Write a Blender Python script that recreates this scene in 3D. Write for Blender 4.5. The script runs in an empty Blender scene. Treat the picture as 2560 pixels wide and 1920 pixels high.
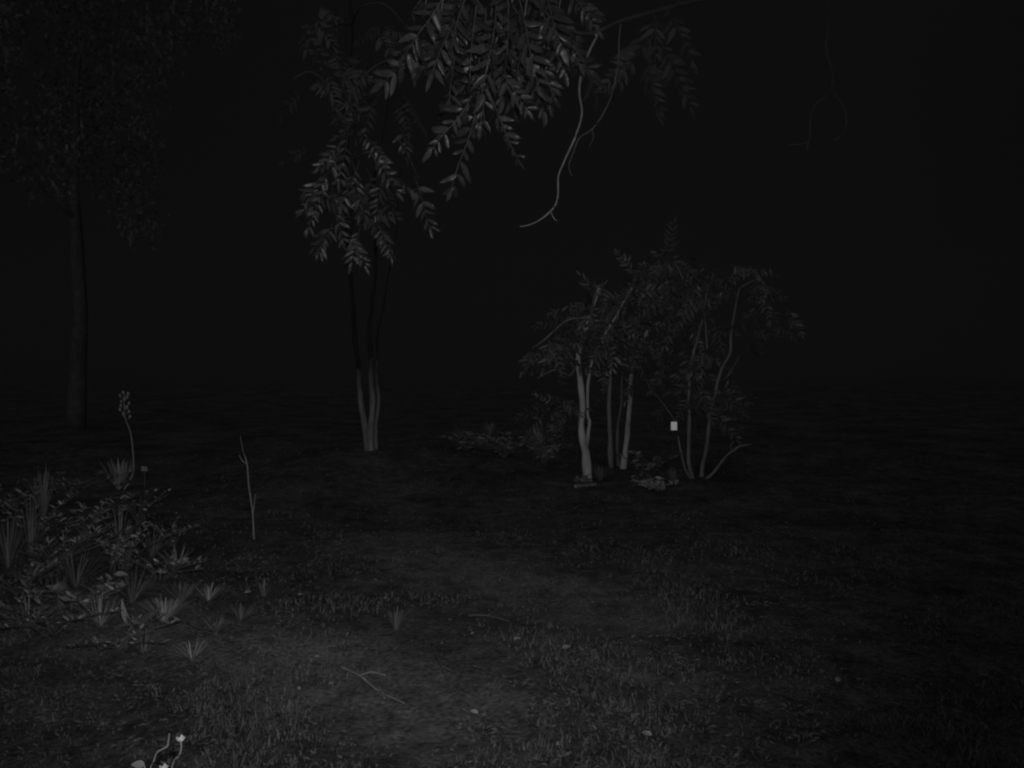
import bpy, math, random
import numpy as np
from mathutils import Vector, Matrix, noise

R = math.radians
sc = bpy.context.scene
C = sc.collection
rng = random.Random(11)

# ------------------------------------------------------------------ camera, night sky, lights, exposure
CAM = Vector((0.0, 0.0, 1.5))
F = 2217.0                                   # focal length in pixels of the 2560 px wide photograph (60 degrees)
cd = bpy.data.cameras.new('camera'); cam = bpy.data.objects.new('camera', cd); C.objects.link(cam)
cam.location = CAM; cam.rotation_euler = (R(90), 0, 0)
cd.sensor_width = 36.0; cd.lens = 18.0 / math.tan(R(30)); cd.clip_start = 0.05; cd.clip_end = 800
sc.camera = cam

world = bpy.data.worlds.new('World'); sc.world = world; world.use_nodes = True
wn = world.node_tree; bg = wn.nodes['Background']
sky = wn.nodes.new('ShaderNodeTexSky'); sky.sky_type = 'NISHITA'; sky.sun_disc = False
sky.sun_elevation = R(42); sky.sun_rotation = R(200); sky.dust_density = 1.0
bw = wn.nodes.new('ShaderNodeRGBToBW')        # the infrared camera records no colour
ev = wn.nodes.new('ShaderNodeMath'); ev.operation = 'POWER'; ev.inputs[1].default_value = 0.12   # overcast: the cloud deck evens the sky out
wn.links.new(sky.outputs[0], bw.inputs[0]); wn.links.new(bw.outputs[0], ev.inputs[0]); wn.links.new(ev.outputs[0], bg.inputs[0])
bg.inputs[1].default_value = 0.0025

# wide dim sun lamp, added as fill to lift the unlit tones
ml = bpy.data.lights.new('night_fill', 'SUN'); ml.energy = 0.16; ml.angle = R(120); ml.color = (1, 1, 1)
night_fill = bpy.data.objects.new('night_fill', ml); C.objects.link(night_fill); night_fill.rotation_euler = (R(48), 0, R(-20))
night_fill.location = (0, -5, 20)

# the infrared lamp of the camera that took the picture, mounted above its lens
il = bpy.data.lights.new('infrared_lamp', 'SPOT'); il.energy = 330.0; il.color = (1, 1, 1)
il.spot_size = R(76); il.spot_blend = 1.0; il.shadow_soft_size = 0.03
lamp = bpy.data.objects.new('infrared_lamp', il); C.objects.link(lamp)
lamp.location = (0.10, 0.0, 1.70)
aim = Vector(((930 - 1280) / F, 1.0, (960 - 1040) / F))
lamp.rotation_euler = aim.to_track_quat('-Z', 'Y').to_euler()

sc.view_settings.view_transform = 'Standard'; sc.view_settings.look = 'None'
sc.view_settings.exposure = 0.0; sc.view_settings.gamma = 1.0; sc.view_settings.use_curve_mapping = False
sc.render.engine = 'CYCLES'; sc.cycles.use_denoising = True
sc.cycles.filter_width = 2.2; sc.cycles.max_bounces = 5; sc.cycles.sample_clamp_indirect = 2.0

# ------------------------------------------------------------------ helpers
def tag(o, label=None, cat=None, group=None, kind=None):
    if label: o['label'] = label
    if cat: o['category'] = cat
    if group: o['group'] = group
    if kind: o['kind'] = kind
    return o

def P(px, py, d):
    return Vector(((px - 1280) / F * d, d, CAM.z - (py - 960) / F * d))

def sstep(a, b, x):
    t = min(1.0, max(0.0, (x - a) / (b - a))); return t * t * (3 - 2 * t)

BUMPS = [(-1.95, 12.2, 1.7, 0.30), (-3.6, 5.4, 1.1, 0.16), (-4.4, 7.6, 1.6, 0.18), (-0.3, 14.5, 1.6, 0.18),
         (0.5, 4.6, 0.9, 0.05), (-1.2, 5.2, 0.8, 0.06), (-0.9, 9.0, 1.4, -0.08)]
def tz(x, y):
    z = 0.035 * max(0.0, y - 3.5) if y < 40 else 0.035 * 36.5 + (y - 40) * 0.012
    for bx_, by_, s, h in BUMPS:
        q = ((x - bx_) ** 2 + (y - by_) ** 2) / (s * s)
        if q < 9: z += h * math.exp(-q)
    z -= 0.10 * sstep(1.2, 3.2, x - 0.12 * (y - 5)) * sstep(26, 10, y)
    z += 0.06 * noise.noise((x * 0.55, y * 0.55, 3.1)) + 0.022 * noise.noise((x * 1.9, y * 1.9, 7.7)) + 0.016 * noise.noise((x * 4.6, y * 4.6, 2.2))
    return z
def bare(x, y):                               # worn sandy strip that runs off to the right
    segs = [((-1.0, 7.7), (-0.5, 6.9), 0), ((-0.5, 6.9), (0.1, 6.1), 0), ((0.1, 6.1), (0.75, 5.5), 0),
            ((-2.4, 5.5), (-1.7, 5.05), .2), ((-1.7, 5.05), (-1.0, 4.55), .2), ((-1.0, 4.55), (-.35, 4.1), .25)]
    best = 9
    for (ax, ay), (bx_, by_), off in segs:
        vx, vy = bx_ - ax, by_ - ay
        t = max(0, min(1, ((x - ax) * vx + (y - ay) * vy) / (vx * vx + vy * vy)))
        best = min(best, off + math.hypot(x - ax - t * vx, (y - ay - t * vy) * 0.8))
    best += 0.3 * noise.noise((x * 2.3, y * 2.3, 1.0))
    return 1 - sstep(0.15, 0.85, best)

def mat(name, v, rough=0.7, spec=0.3, scale=20.0, var=0.35, objvar=0.0, trans=0.0, bump=0.0, stretch=None):
    m = bpy.data.materials.new(name); m.use_nodes = True
    nt = m.node_tree; N = nt.nodes; Lk = nt.links
    b = N['Principled BSDF']; b.inputs['Roughness'].default_value = rough
    b.inputs['Specular IOR Level'].default_value = spec
    tc = N.new('ShaderNodeTexCoord'); src = tc.outputs['Object']
    if stretch:
        mp = N.new('ShaderNodeMapping'); mp.inputs['Scale'].default_value = stretch
        Lk.new(src, mp.inputs[0]); src = mp.outputs[0]
    n = N.new('ShaderNodeTexNoise'); n.inputs['Scale'].default_value = scale; n.inputs['Detail'].default_value = 6
    Lk.new(src, n.inputs[0])
    mr = N.new('ShaderNodeMapRange'); mr.inputs[1].default_value = 0.25; mr.inputs[2].default_value = 0.75
    mr.inputs[3].default_value = v * (1 - var); mr.inputs[4].default_value = v * (1 + var)
    Lk.new(n.outputs[0], mr.inputs[0]); out = mr.outputs[0]
    if objvar:
        oi = N.new('ShaderNodeObjectInfo'); m2 = N.new('ShaderNodeMapRange')
        m2.inputs[3].default_value = 1 - objvar; m2.inputs[4].default_value = 1 + objvar
        Lk.new(oi.outputs['Random'], m2.inputs[0])
        mu = N.new('ShaderNodeMath'); mu.operation = 'MULTIPLY'
        Lk.new(out, mu.inputs[0]); Lk.new(m2.outputs[0], mu.inputs[1]); out = mu.outputs[0]
    Lk.new(out, b.inputs['Base Color'])
    if bump:
        bp = N.new('ShaderNodeBump'); bp.inputs['Strength'].default_value = bump; bp.inputs['Distance'].default_value = 0.02
        Lk.new(n.outputs[0], bp.inputs['Height']); Lk.new(bp.outputs[0], b.inputs['Normal'])
    if trans:
        tr = N.new('ShaderNodeBsdfTranslucent'); mx = N.new('ShaderNodeMixShader'); mx.inputs[0].default_value = trans
        Lk.new(out, tr.inputs[0]); Lk.new(b.outputs[0], mx.inputs[1]); Lk.new(tr.outputs[0], mx.inputs[2])
        Lk.new(mx.outputs[0], N['Material Output'].inputs[0])
    return m

M = dict(
    leaf=mat('leaf', 0.055, 0.38, 0.5, 14, 0.5, 0.5, 0.22),
    leaf_dim=mat('leaf_dim', 0.045, 0.5, 0.35, 18, 0.4, 0.4, 0.22),
    leaf_far=mat('leaf_far', 0.10, 0.5, 0.4, 25, 0.3, 0.4, 0.22),
    leaf_pale=mat('leaf_pale', 0.32, 0.5, 0.4, 30, 0.25, 0.25, 0.2),
    leaf_mid=mat('leaf_mid', 0.12, 0.36, 0.7, 18, 0.45, 0.6, 0.2),
    leaf_shrub=mat('leaf_shrub', 0.16, 0.42, 0.5, 20, 0.45, 0.7, 0.2),
    blade=mat('blade', 0.18, 0.45, 0.4, 12, 0.25, 0.35, 0.15),
    bark=mat('bark', 0.20, 0.85, 0.2, 14, 0.45, 0.15, bump=0.6, stretch=(1, 1, 0.25)),
    bark_pale=mat('bark_pale', 0.50, 0.85, 0.2, 9, 0.35, 0.12, bump=0.5, stretch=(1, 1, 0.3)),
    bark_dark=mat('bark_dark', 0.09, 0.9, 0.2, 12, 0.4, 0.2, bump=0.5),
    bark_darkest=mat('bark_darkest', 0.045, 0.95, 0.1, 12, 0.4, 0.2, bump=0.5),  # one even, very dark bark tone for the near tree's limb
    bark_far=mat('bark_far', 0.10, 0.9, 0.1, 6, 0.4, bump=0.5),
    twig=mat('twig', 0.22, 0.75, 0.25, 25, 0.3, 0.15),
    dry=mat('dry', 0.34, 0.75, 0.25, 40, 0.3, 0.3),
    grass=mat('grass', 0.115, 0.55, 0.3, 6, 0.45),
    litter=mat('litter', 0.125, 0.75, 0.2, 15, 0.5),
    tag=mat('tag', 0.80, 0.28, 0.6, 60, 0.05),
    petal=mat('petal', 0.75, 0.6, 0.3, 60, 0.1),
    yucca=mat('yucca', 0.30, 0.45, 0.4, 12, 0.25, 0.3),
    woods=mat('woods', 0.15, 0.8, 0.1, 3, 0.25, 0.15, 0.0),
)

# stem bark with shade put into its colour: dims upward, ragged edge between
bs = M['bark'].copy(); bs.name = 'bark_stem_shaded'; M['bark_stem_shaded'] = bs
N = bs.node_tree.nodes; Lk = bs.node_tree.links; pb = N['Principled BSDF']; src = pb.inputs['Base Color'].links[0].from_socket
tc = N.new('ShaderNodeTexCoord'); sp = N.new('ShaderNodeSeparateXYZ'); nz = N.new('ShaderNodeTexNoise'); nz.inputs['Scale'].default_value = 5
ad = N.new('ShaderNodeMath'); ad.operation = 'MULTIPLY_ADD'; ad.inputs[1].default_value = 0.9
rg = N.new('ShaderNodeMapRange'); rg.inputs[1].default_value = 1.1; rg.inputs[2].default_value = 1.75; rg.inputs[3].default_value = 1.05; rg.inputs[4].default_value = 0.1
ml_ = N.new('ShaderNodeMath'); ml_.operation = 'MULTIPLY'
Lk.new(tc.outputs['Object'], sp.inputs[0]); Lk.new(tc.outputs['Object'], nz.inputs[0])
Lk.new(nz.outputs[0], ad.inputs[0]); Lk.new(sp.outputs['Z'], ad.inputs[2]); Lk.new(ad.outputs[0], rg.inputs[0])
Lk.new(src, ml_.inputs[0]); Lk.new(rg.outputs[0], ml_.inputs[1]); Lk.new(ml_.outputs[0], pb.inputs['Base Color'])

def mesh(name, V, Fc, m, smooth=True):
    me = bpy.data.meshes.new(name); me.from_pydata([tuple(v) for v in V], [], Fc)
    me.materials.append(m)
    if smooth: me.polygons.foreach_set('use_smooth', [True] * len(me.polygons))
    me.update(); return me
def link(name, me, parent=None, mw=None):
    o = bpy.data.objects.new(name, me); C.objects.link(o)
    if parent is not None: o.parent = parent
    if mw is not None: o.matrix_basis = mw
    return o
def thing(name, loc, label, cat, group=None):
    o = bpy.data.objects.new(name, None); C.objects.link(o); o.location = loc; o.empty_display_size = 0.2
    return tag(o, label, cat, group)

def smooth_line(pts, k=5):
    pts = [Vector(p) for p in pts]; out = []
    for i in range(len(pts) - 1):
        p0 = pts[max(0, i - 1)]; p1 = pts[i]; p2 = pts[i + 1]; p3 = pts[min(len(pts) - 1, i + 2)]
        for j in range(k):
            t = j / k
            out.append(0.5 * (2 * p1 + (p2 - p0) * t + (2 * p0 - 5 * p1 + 4 * p2 - p3) * t * t + (3 * p1 - p0 - 3 * p2 + p3) * t ** 3))
    out.append(pts[-1]); return out
class MB:
    def __init__(s): s.V = []; s.F = []
    def tube(s, pts, r0, r1, n=6, k=5, wob=0.0, lump=0.0, power=1.0):
        L = smooth_line(pts, k) if k > 1 else [Vector(p) for p in pts]
        if wob:
            L = [p + Vector((noise.noise(p * 3.3 + Vector((9, 0, 0))), noise.noise(p * 3.3 + Vector((0, 5, 0))), 0)) * wob * min(1, i / 3) for i, p in enumerate(L)]
        b = len(s.V); m = len(L); up = Vector((0.31, 0.17, 0.93))
        for i, p in enumerate(L):
            d = (L[min(m - 1, i + 1)] - L[max(0, i - 1)]).normalized()
            a = d.cross(up if abs(d.dot(up)) < 0.95 else Vector((1, 0, 0))).normalized(); c = d.cross(a)
            t = (i / (m - 1)) ** power; r = r0 + (r1 - r0) * t
            for q in range(n):
                an = 2 * math.pi * q / n
                rr = r * (1 + lump * noise.noise((p.x * 6 + q * 1.7, p.y * 6, p.z * 5)))
                s.V.append(p + (a * math.cos(an) + c * math.sin(an)) * rr)
        for i in range(m - 1):
            for q in range(n):
                s.F.append((b + i * n + q, b + i * n + (q + 1) % n, b + (i + 1) * n + (q + 1) % n, b + (i + 1) * n + q))
        s.F.append(tuple(b + q for q in range(n))[::-1]); s.F.append(tuple(b + (m - 1) * n + q for q in range(n)))
        return s
    def add(s, V, Fc, mw=None):
        b = len(s.V); s.V += [mw @ Vector(v) if mw is not None else Vector(v) for v in V]
        s.F += [tuple(b + i for i in f) for f in Fc]; return s
    def build(s, name, m, parent=None, origin=None):
        o = Vector(origin) if origin is not None else Vector((0, 0, 0))
        return link(name, mesh(name, [v - o for v in s.V], s.F, m), parent)

def leaf_shape(w=0.30, fold=0.05, curl=0.10, n=5, tip=1.0):
    V = []; Fc = []
    for i in range(n + 1):
        t = i / n
        hw = w * 0.5 * (math.sin(math.pi * min(1, t ** 0.75)) ** 0.8 if 0 < t < 1 else 0.0)
        z = -curl * t * t
        V += [(t, -hw, z + fold * hw * 4), (t, 0, z), (t, hw, z + fold * hw * 4)]
    for i in range(n):
        a = 3 * i; Fc += [(a, a + 1, a + 4, a + 3), (a + 1, a + 2, a + 5, a + 4)]
    return V, Fc
LV, LF = leaf_shape()
def basis(o, x, zhint, s=1.0):
    x = x.normalized(); y = zhint.cross(x)
    if y.length < 1e-4: y = Vector((0, 1, 0)).cross(x)
    y.normalize(); z = x.cross(y)
    m = Matrix(((x.x * s, y.x * s, z.x * s, o.x), (x.y * s, y.y * s, z.y * s, o.y), (x.z * s, y.z * s, z.z * s, o.z), (0, 0, 0, 1)))
    return m
def leaf_plan(L, pairs, ll, droop=0.18):
    """a pinnate leaf: the rachis runs along +X and sags, leaflets in pairs and one at the tip"""
    pts = [Vector((t * L, 0.012 * math.sin(t * 5), -droop * L * t * t)) for t in (0, .25, .5, .75, 1)]
    out = []
    for i in range(pairs):
        t = 0.24 + 0.72 * i / (pairs - 1); p = Vector((t * L, 0, -droop * L * t * t))
        size = ll * (0.72 + 0.5 * math.sin(math.pi * (0.2 + 0.7 * t))) * rng.uniform(0.65, 1.15)
        for sd in (-1, 1):
            if rng.random() < 0.13: continue
            a = R(rng.uniform(50, 68) - 18 * t)
            d = Vector((math.cos(a), sd * math.sin(a), rng.uniform(-0.7, 0.1)))
            nz = Vector((rng.uniform(-.3, .3), rng.uniform(-.45, .45) + sd * -0.18, 1))
            out.append(basis(p + Vector((rng.uniform(-.006, .006), 0, 0)), d, nz, size))
    out.append(basis(pts[-1], Vector((1, 0, -0.4)), Vector((0.2, 0, 1)), ll * 0.95))
    return pts, out
def ragged(seed):
    q = random.Random(seed); w = q.uniform(.24, .34); curl = q.uniform(-.05, .4); tw = q.uniform(-.5, .5); side = q.uniform(-.12, .12); V_, F_ = leaf_shape(w, q.uniform(.02, .16), 0, 7)
    out = []
    for k, (x, y, z) in enumerate(V_):
        jag = q.uniform(.82, 1.06) if k % 3 != 1 else 1
        y *= jag; z += -curl * x * x + .02 * math.sin(9 * x + seed); c, s_ = math.cos(tw * x), math.sin(tw * x)
        out.append((x, y * c - z * s_ + side * x * x, y * s_ + z * c))
    if q.random() < .35:
        for k in range(len(out) - 6, len(out)): out[k] = (out[k][0] * .9, out[k][1] * .5, out[k][2])
    return out, F_
RAG = [ragged(i) for i in range(9)]
leaflet_me = {k: [mesh('leaflet', v_, f_, M[k]) for v_, f_ in RAG] for k in ('leaf', 'leaf_mid')}
def compound_mesh(L, pairs, ll, key, droop=0.18):
    pts, ms = leaf_plan(L, pairs, ll, droop); b = MB(); b.tube(pts, 0.004, 0.0018, 4, 2)
    for m in ms:
        v_, f_ = rng.choice(RAG); b.add(v_, f_, m)
    return mesh('compound_leaf', b.V, b.F, M[key])
COMP = {k: [compound_mesh(0.44, 6, 0.115, k, rng.uniform(.1, .3)) for _ in range(5)] for k in ('leaf_mid', 'leaf_far', 'leaf_dim')}
def leaf_object(parent, org, a, d, facing, L=0.44, pairs=6, ll=0.115, key='leaf', split=False, droop=0.18):
    """hang one pinnate leaf at a, pointing along d, its upper face turned to facing"""
    mw = basis(Vector(a) - org, d, facing)
    if not split:
        return link('compound_leaf', rng.choice(COMP[key]), parent, mw @ Matrix.Scale(L / 0.44, 4))
    pts, ms = leaf_plan(L, pairs, ll, droop); b = MB(); b.tube(pts, 0.0042, 0.0018, 5, 2)
    o = link('compound_leaf', mesh('rachis', b.V, b.F, M['bark_dark']), parent, mw)
    for m in ms: link('leaflet', rng.choice(leaflet_me[key]), o, m)
    return o
def toward_cam(p, j=0.5):
    v = (CAM - Vector(p)).normalized()
    return (v + Vector((rng.uniform(-j, j), rng.uniform(-j, j), rng.uniform(-j * .4, j) + 0.25))).normalized()

# ------------------------------------------------------------------ ground
def axis(lo, hi, fine, n):
    t = np.linspace(-1, 1, n); k = 3.4
    s = np.sinh(k * t) / np.sinh(k)
    return np.where(s < 0, -lo * s * -1, hi * s) if False else s * hi
xs = axis(-120, 120, 0.1, 240)
ys = -6 + np.cumsum(np.concatenate([np.full(30, 0.2), np.full(130, 0.09), np.full(60, 0.2), np.full(40, 0.5), np.full(50, 2.6)]))
Vg = [(x, y, tz(x, y)) for y in ys for x in xs]
nx = len(xs)
Fg = [(j * nx + i, j * nx + i + 1, (j + 1) * nx + i + 1, (j + 1) * nx + i) for j in range(len(ys) - 1) for i in range(nx - 1)]
gm = bpy.data.materials.new('soil'); gm.use_nodes = True
g = gm.node_tree; N = g.nodes; Lk = g.links; b = N['Principled BSDF']; b.inputs['Roughness'].default_value = 0.95
b.inputs['Specular IOR Level'].default_value = 0.1
tc = N.new('ShaderNodeTexCoord')
n1 = N.new('ShaderNodeTexNoise'); n1.inputs['Scale'].default_value = 1.3; n1.inputs['Detail'].default_value = 8
n2 = N.new('ShaderNodeTexNoise'); n2.inputs['Scale'].default_value = 38; n2.inputs['Detail'].default_value = 8
at = N.new('ShaderNodeAttribute'); at.attribute_name = 'bare'
for n in (n1, n2): Lk.new(tc.outputs['Object'], n.inputs[0])
mr = N.new('ShaderNodeMapRange'); mr.inputs[1].default_value = .3; mr.inputs[2].default_value = .7; mr.inputs[3].default_value = .045; mr.inputs[4].default_value = .11
Lk.new(n1.outputs[0], mr.inputs[0])
mr2 = N.new('ShaderNodeMapRange'); mr2.inputs[1].default_value = .25; mr2.inputs[2].default_value = .75; mr2.inputs[3].default_value = .35; mr2.inputs[4].default_value = 1.65
Lk.new(n2.outputs[0], mr2.inputs[0])
mx = N.new('ShaderNodeMix'); mx.data_type = 'FLOAT'; mx.inputs[3].default_value = 0.15
Lk.new(at.outputs['Fac'], mx.inputs[0]); Lk.new(mr.outputs[0], mx.inputs[2])
mu = N.new('ShaderNodeMath'); mu.operation = 'MULTIPLY'; Lk.new(mx.outputs[0], mu.inputs[0]); Lk.new(mr2.outputs[0], mu.inputs[1])
n3 = N.new('ShaderNodeTexNoise'); n3.inputs['Scale'].default_value = 7; n3.inputs['Detail'].default_value = 5; Lk.new(tc.outputs['Object'], n3.inputs[0])
mr3 = N.new('ShaderNodeMapRange'); mr3.inputs[1].default_value = .3; mr3.inputs[2].default_value = .7; mr3.inputs[3].default_value = .55; mr3.inputs[4].default_value = 1.35
Lk.new(n3.outputs[0], mr3.inputs[0])
mu3 = N.new('ShaderNodeMath'); mu3.operation = 'MULTIPLY'; Lk.new(mu.outputs[0], mu3.inputs[0]); Lk.new(mr3.outputs[0], mu3.inputs[1])
Lk.new(mu3.outputs[0], b.inputs['Base Color'])
bp = N.new('ShaderNodeBump'); bp.inputs['Strength'].default_value = 0.5; bp.inputs['Distance'].default_value = 0.012
Lk.new(n2.outputs[0], bp.inputs['Height']); Lk.new(bp.outputs[0], b.inputs['Normal'])
ground_me = mesh('ground', Vg, Fg, gm)
av = ground_me.attributes.new('bare', 'FLOAT', 'POINT')
av.data.foreach_set('value', [bare(v[0], v[1]) if abs(v[0]) < 6 and 2 < v[1] < 12 else 0.0 for v in Vg])
tag(link('ground', ground_me), kind='structure')

# grass: uncountable, one mesh
V = []; Fc = []
count = 0
while count < 85000:
    y = 2.6 + 12.5 * rng.random() ** 1.9; x = rng.uniform(-0.66, 0.66) * y
    bd = noise.noise((x * 1.3, y * 1.3, 20)) + 0.5 * noise.noise((x * 4, y * 4, 2))
    if rng.random() > (0.5 + 1.3 * bd) * (1 - .75 * sstep(5.5, 9, y)): 
        count += 0.25; continue
    if rng.random() < bare(x, y) * 0.5: 
        count += 0.25; continue
    count += 1
    h = rng.uniform(0.010, 0.045) * (0.7 + 2.0 * max(0, bd)) * (1.15 - 0.04 * min(y, 14)); w = rng.uniform(0.0014, 0.0032) * (0.7 + 0.1 * y)
    a = rng.uniform(0, 6.283); lx, ly = math.cos(a), math.sin(a); a2 = rng.uniform(0, 6.283); bx_, by_ = math.cos(a2) * h, math.sin(a2) * h
    lean = rng.uniform(0.3, 1.6); z = tz(x, y) - 0.004; i = len(V)
    V += [(x - lx * w, y - ly * w, z), (x + lx * w, y + ly * w, z),
          (x - lx * w * .8 + bx_ * lean * .3, y - ly * w * .8 + by_ * lean * .3, z + h * .6), (x + lx * w * .8 + bx_ * lean * .3, y + ly * w * .8 + by_ * lean * .3, z + h * .6),
          (x + bx_ * lean, y + by_ * lean, z + h * (1.05 - 0.45 * lean))]
    Fc += [(i, i + 1, i + 3, i + 2), (i + 2, i + 3, i + 4)]
tag(link('grass', mesh('grass', V, Fc, M['grass'])), 'short rough grass covering the uneven ground', 'grass', kind='stuff')
V = []; Fc = []
for _ in range(700):                          # low weeds in drifts
    y = 2.8 + 5.5 * rng.random() ** 1.5; x = rng.uniform(-0.62, 0.5) * y
    if noise.noise((x * .9, y * .9, 41)) < .12: continue
    for k in range(14):
        a = rng.uniform(0, 6.283); q = rng.uniform(.3, 1); p = Vector((x + math.cos(a) * .045 * q, y + math.sin(a) * .045 * q, 0)); p.z = tz(p.x, p.y) + rng.uniform(0, .035)
        mw = basis(p, Vector((math.cos(a), math.sin(a), rng.uniform(-.1, .7))), Vector((rng.uniform(-.4, .4), -.4, 1)), rng.uniform(.015, .04)); i = len(V)
        V += [mw @ Vector(v) for v in ((0, 0, 0), (.5, -.22, .05), (1, 0, -.1), (.5, .22, .05))]; Fc += [(i, i + 1, i + 2), (i, i + 2, i + 3)]
tag(link('ground_cover', mesh('ground_cover', V, Fc, M['leaf_shrub'])), 'low creeping weeds in drifts across the foreground', 'weeds', kind='stuff')
V = []; Fc = []
for _ in range(16000):
    y = 2.6 + 12 * rng.random() ** 1.8; x = rng.uniform(-0.66, 0.66) * y
    if rng.random() < bare(x, y) * 0.35: continue
    s = rng.uniform(0.006, 0.02) * (.7 + .06 * y); a = rng.uniform(0, 6.283); z = tz(x, y) + 0.006; i = len(V)
    ca, sa = math.cos(a), math.sin(a); t = rng.uniform(-.5, .5)
    for (u, v) in ((-1, 0), (0, -.4), (1, 0), (0, .4)):
        V.append((x + s * (u * ca - v * sa), y + s * (u * sa + v * ca), z + s * (t * u + rng.uniform(-.15, .35))))
    Fc += [(i, i + 1, i + 2), (i, i + 2, i + 3)]
tag(link('leaf_litter', mesh('leaf_litter', V, Fc, M['litter'], False)), 'dead leaf scraps and chips scattered through the grass', 'leaf litter', kind='stuff')

# ------------------------------------------------------------------ near tree with the branch that hangs into the top of the picture
def G(x, y, dz=0.0): return Vector((x, y, tz(x, y) + dz))
base = G(3.7, 3.2, -0.05)
t = thing('tree', base, 'nearest tree, its big feathery leaves hanging in at the top centre', 'tree')
def part_tube(name, parent, org, pts, r0, r1, m, n=7, k=5, wob=0.0, lump=0.0):
    b = MB(); b.tube(pts, r0, r1, n, k, wob, lump); return b.build(name, m, parent, org)
part_tube('trunk', t, base, [base, base + Vector((.05, .05, 1.5)), base + Vector((-.1, .1, 3)), base + Vector((-.3, .3, 4.6)), base + Vector((-.2, .6, 6.2))], 0.19, 0.07, M['bark'], 12, 6, .02, .25)
fork = base + Vector((-.15, .15, 3.45))
limb = [fork, P(2300, -260, 4.5), P(1960, -60, 5.0), P(1690, 14, 5.16), P(1560, 50, 5.1), P(1470, 84, 5.04), P(1400, 60, 5.0), P(1300, -20, 4.9), P(1200, -50, 4.86), P(1080, -40, 4.8)]
lo = part_tube('limb', t, base, limb, 0.018, 0.004, M['bark_darkest'], 7, 5, .0, .15)
near = [  # start, tip, distance, leaflet length
    ((1196, 232), (1140, 470), 4.00, .115), ((1180, 238), (1085, 372), 3.85, .105), ((1222, 236), (1282, 398), 4.10, .085),
    ((1236, 170), (1316, 262), 4.05, .09), ((1120, -30), (1010, 130), 3.9, .12), ((1160, -20), (1080, 165), 4.0, .125),
    ((1200, -40), (1150, 200), 3.8, .13), ((1240, -40), (1230, 215), 3.9, .13), ((1290, -30), (1330, 200), 4.0, .125),
    ((1330, -10), (1420, 165), 4.1, .115), ((1370, 20), (1450, 140), 4.2, .10), ((1280, 10), (1390, 235), 4.2, .105),
    ((1215, 20), (1190, 250), 4.15, .12), ((1150, 60), (1110, 230), 4.2, .10), ((1080, -40), (1000, 60), 4.1, .12),
    ((1260, -60), (1290, 130), 3.75, .13), ((1180, -60), (1120, 90), 3.75, .125), ((1340, -60), (1400, 100), 3.95, .12),
    ((1300, 60), (1300, 240), 4.3, .11), ((1400, -40), (1490, 60), 4.3, .09), ((1230, 120), (1205, 300), 4.05, .1), ((1190, 200), (1230, 330), 4.25, .09)]
for (sx, sy), (ex, ey), d, ll in near:
    d *= 1.2; a = P(sx, sy, d); e = P(ex, ey, d - rng.uniform(-.05, .2)); v = e - a
    leaf_object(t, base, a, v, toward_cam(a, .9), v.length * 1.0, 7, ll * .92, 'leaf', True, .12)
    # petiole side shoot back to the limb
for i in range(9):
    sx = 1060 + i * 42
    part_tube('twig', t, base, [P(sx + 30, -45, 4.88), P(sx + 8, -10, 4.82), P(sx, 40, 4.8)], .005, .002, M['twig'], 4, 3)
part_tube('twig', t, base, [P(1290, -20, 4.92), P(1245, 90, 4.86), P(1215, 180, 4.86), P(1195, 238, 4.82)], .006, .003, M['twig'], 5, 4)
for _ in range(30):
    a = P(rng.gauss(1230, 95), rng.uniform(-70, 110), rng.uniform(4.9, 5.5)); v = Vector(((a.x + .11) * 1.1 + rng.uniform(-.3, .3), rng.uniform(-.5, .4), rng.uniform(-1, -.35)))
    leaf_object(t, base, a, v, toward_cam(a, .9), rng.uniform(.34, .48), key='leaf_dim')
# farther, fainter spray at the upper right
lm2 = [fork + Vector((0, .05, .3)), P(2500, -300, 6), P(2100, -150, 7.2), P(1800, -60, 7.6), P(1680, 20, 7.8), P(1620, 110, 7.8)]
part_tube('limb', t, base, lm2, 0.035, 0.006, M['bark_dark'], 7, 5, .0, .15)
for (sx, sy), (ex, ey) in [((1640, 60), (1560, 180)), ((1640, 90), (1700, 190)), ((1620, 110), (1610, 240)), ((1660, 20), (1730, 120)), ((1590, 130), (1530, 200)),
                           ((1660, 120), (1715, 235)), ((1630, 20), (1650, 130)), ((1610, 140), (1640, 245))]:
    a = P(sx, sy, 7.8); v = P(ex, ey, 7.7) - a
    leaf_object(t, base, a, v, toward_cam(a, .6), v.length * 1.15, 6, .1, 'leaf_far')

# bare twigs and vines that dangle from it
def dangling(paths, label, m=M['twig']):
    o = Vector(paths[0][0][0]); th = thing('hanging_twig', o, label, 'twig')
    for k, (pts, r0, r1) in enumerate(paths):
        part_tube('stem' if k == 0 else 'side_twig', th, o, pts, r0 * .85, r1 * .85, m, 6, 6, .014, .55)
D = 5.2
def PL(lst, d): return [P(x, y, d + 0.03 * math.sin(i * 1.3)) for i, (x, y) in enumerate(lst)]
dangling([(PL([(1500, 74), (1462, 150), (1447, 225), (1453, 285), (1438, 345), (1412, 405), (1398, 440), (1396, 485), (1388, 515), (1366, 538), (1345, 552), (1322, 562), (1300, 566)], D), .0085, .0045),
          (PL([(1377, 528), (1384, 545), (1392, 552)], D), .004, .002)],
         'long bare twig curving down to a hook in the middle of the picture', M['twig'])
dangling([(PL([(1552, 60), (1545, 160), (1530, 232), (1506, 285), (1480, 324), (1450, 345), (1434, 385), (1424, 410)], D + .05), .006, .0035),
          (PL([(1480, 324), (1484, 345), (1474, 368)], D + .05), .004, .002), (PL([(1424, 408), (1426, 425), (1432, 440)], D + .05), .0035, .002)],
         'thinner bare twig beside the hooked one, broken off short at its end', M['bark_dark'])
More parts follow.
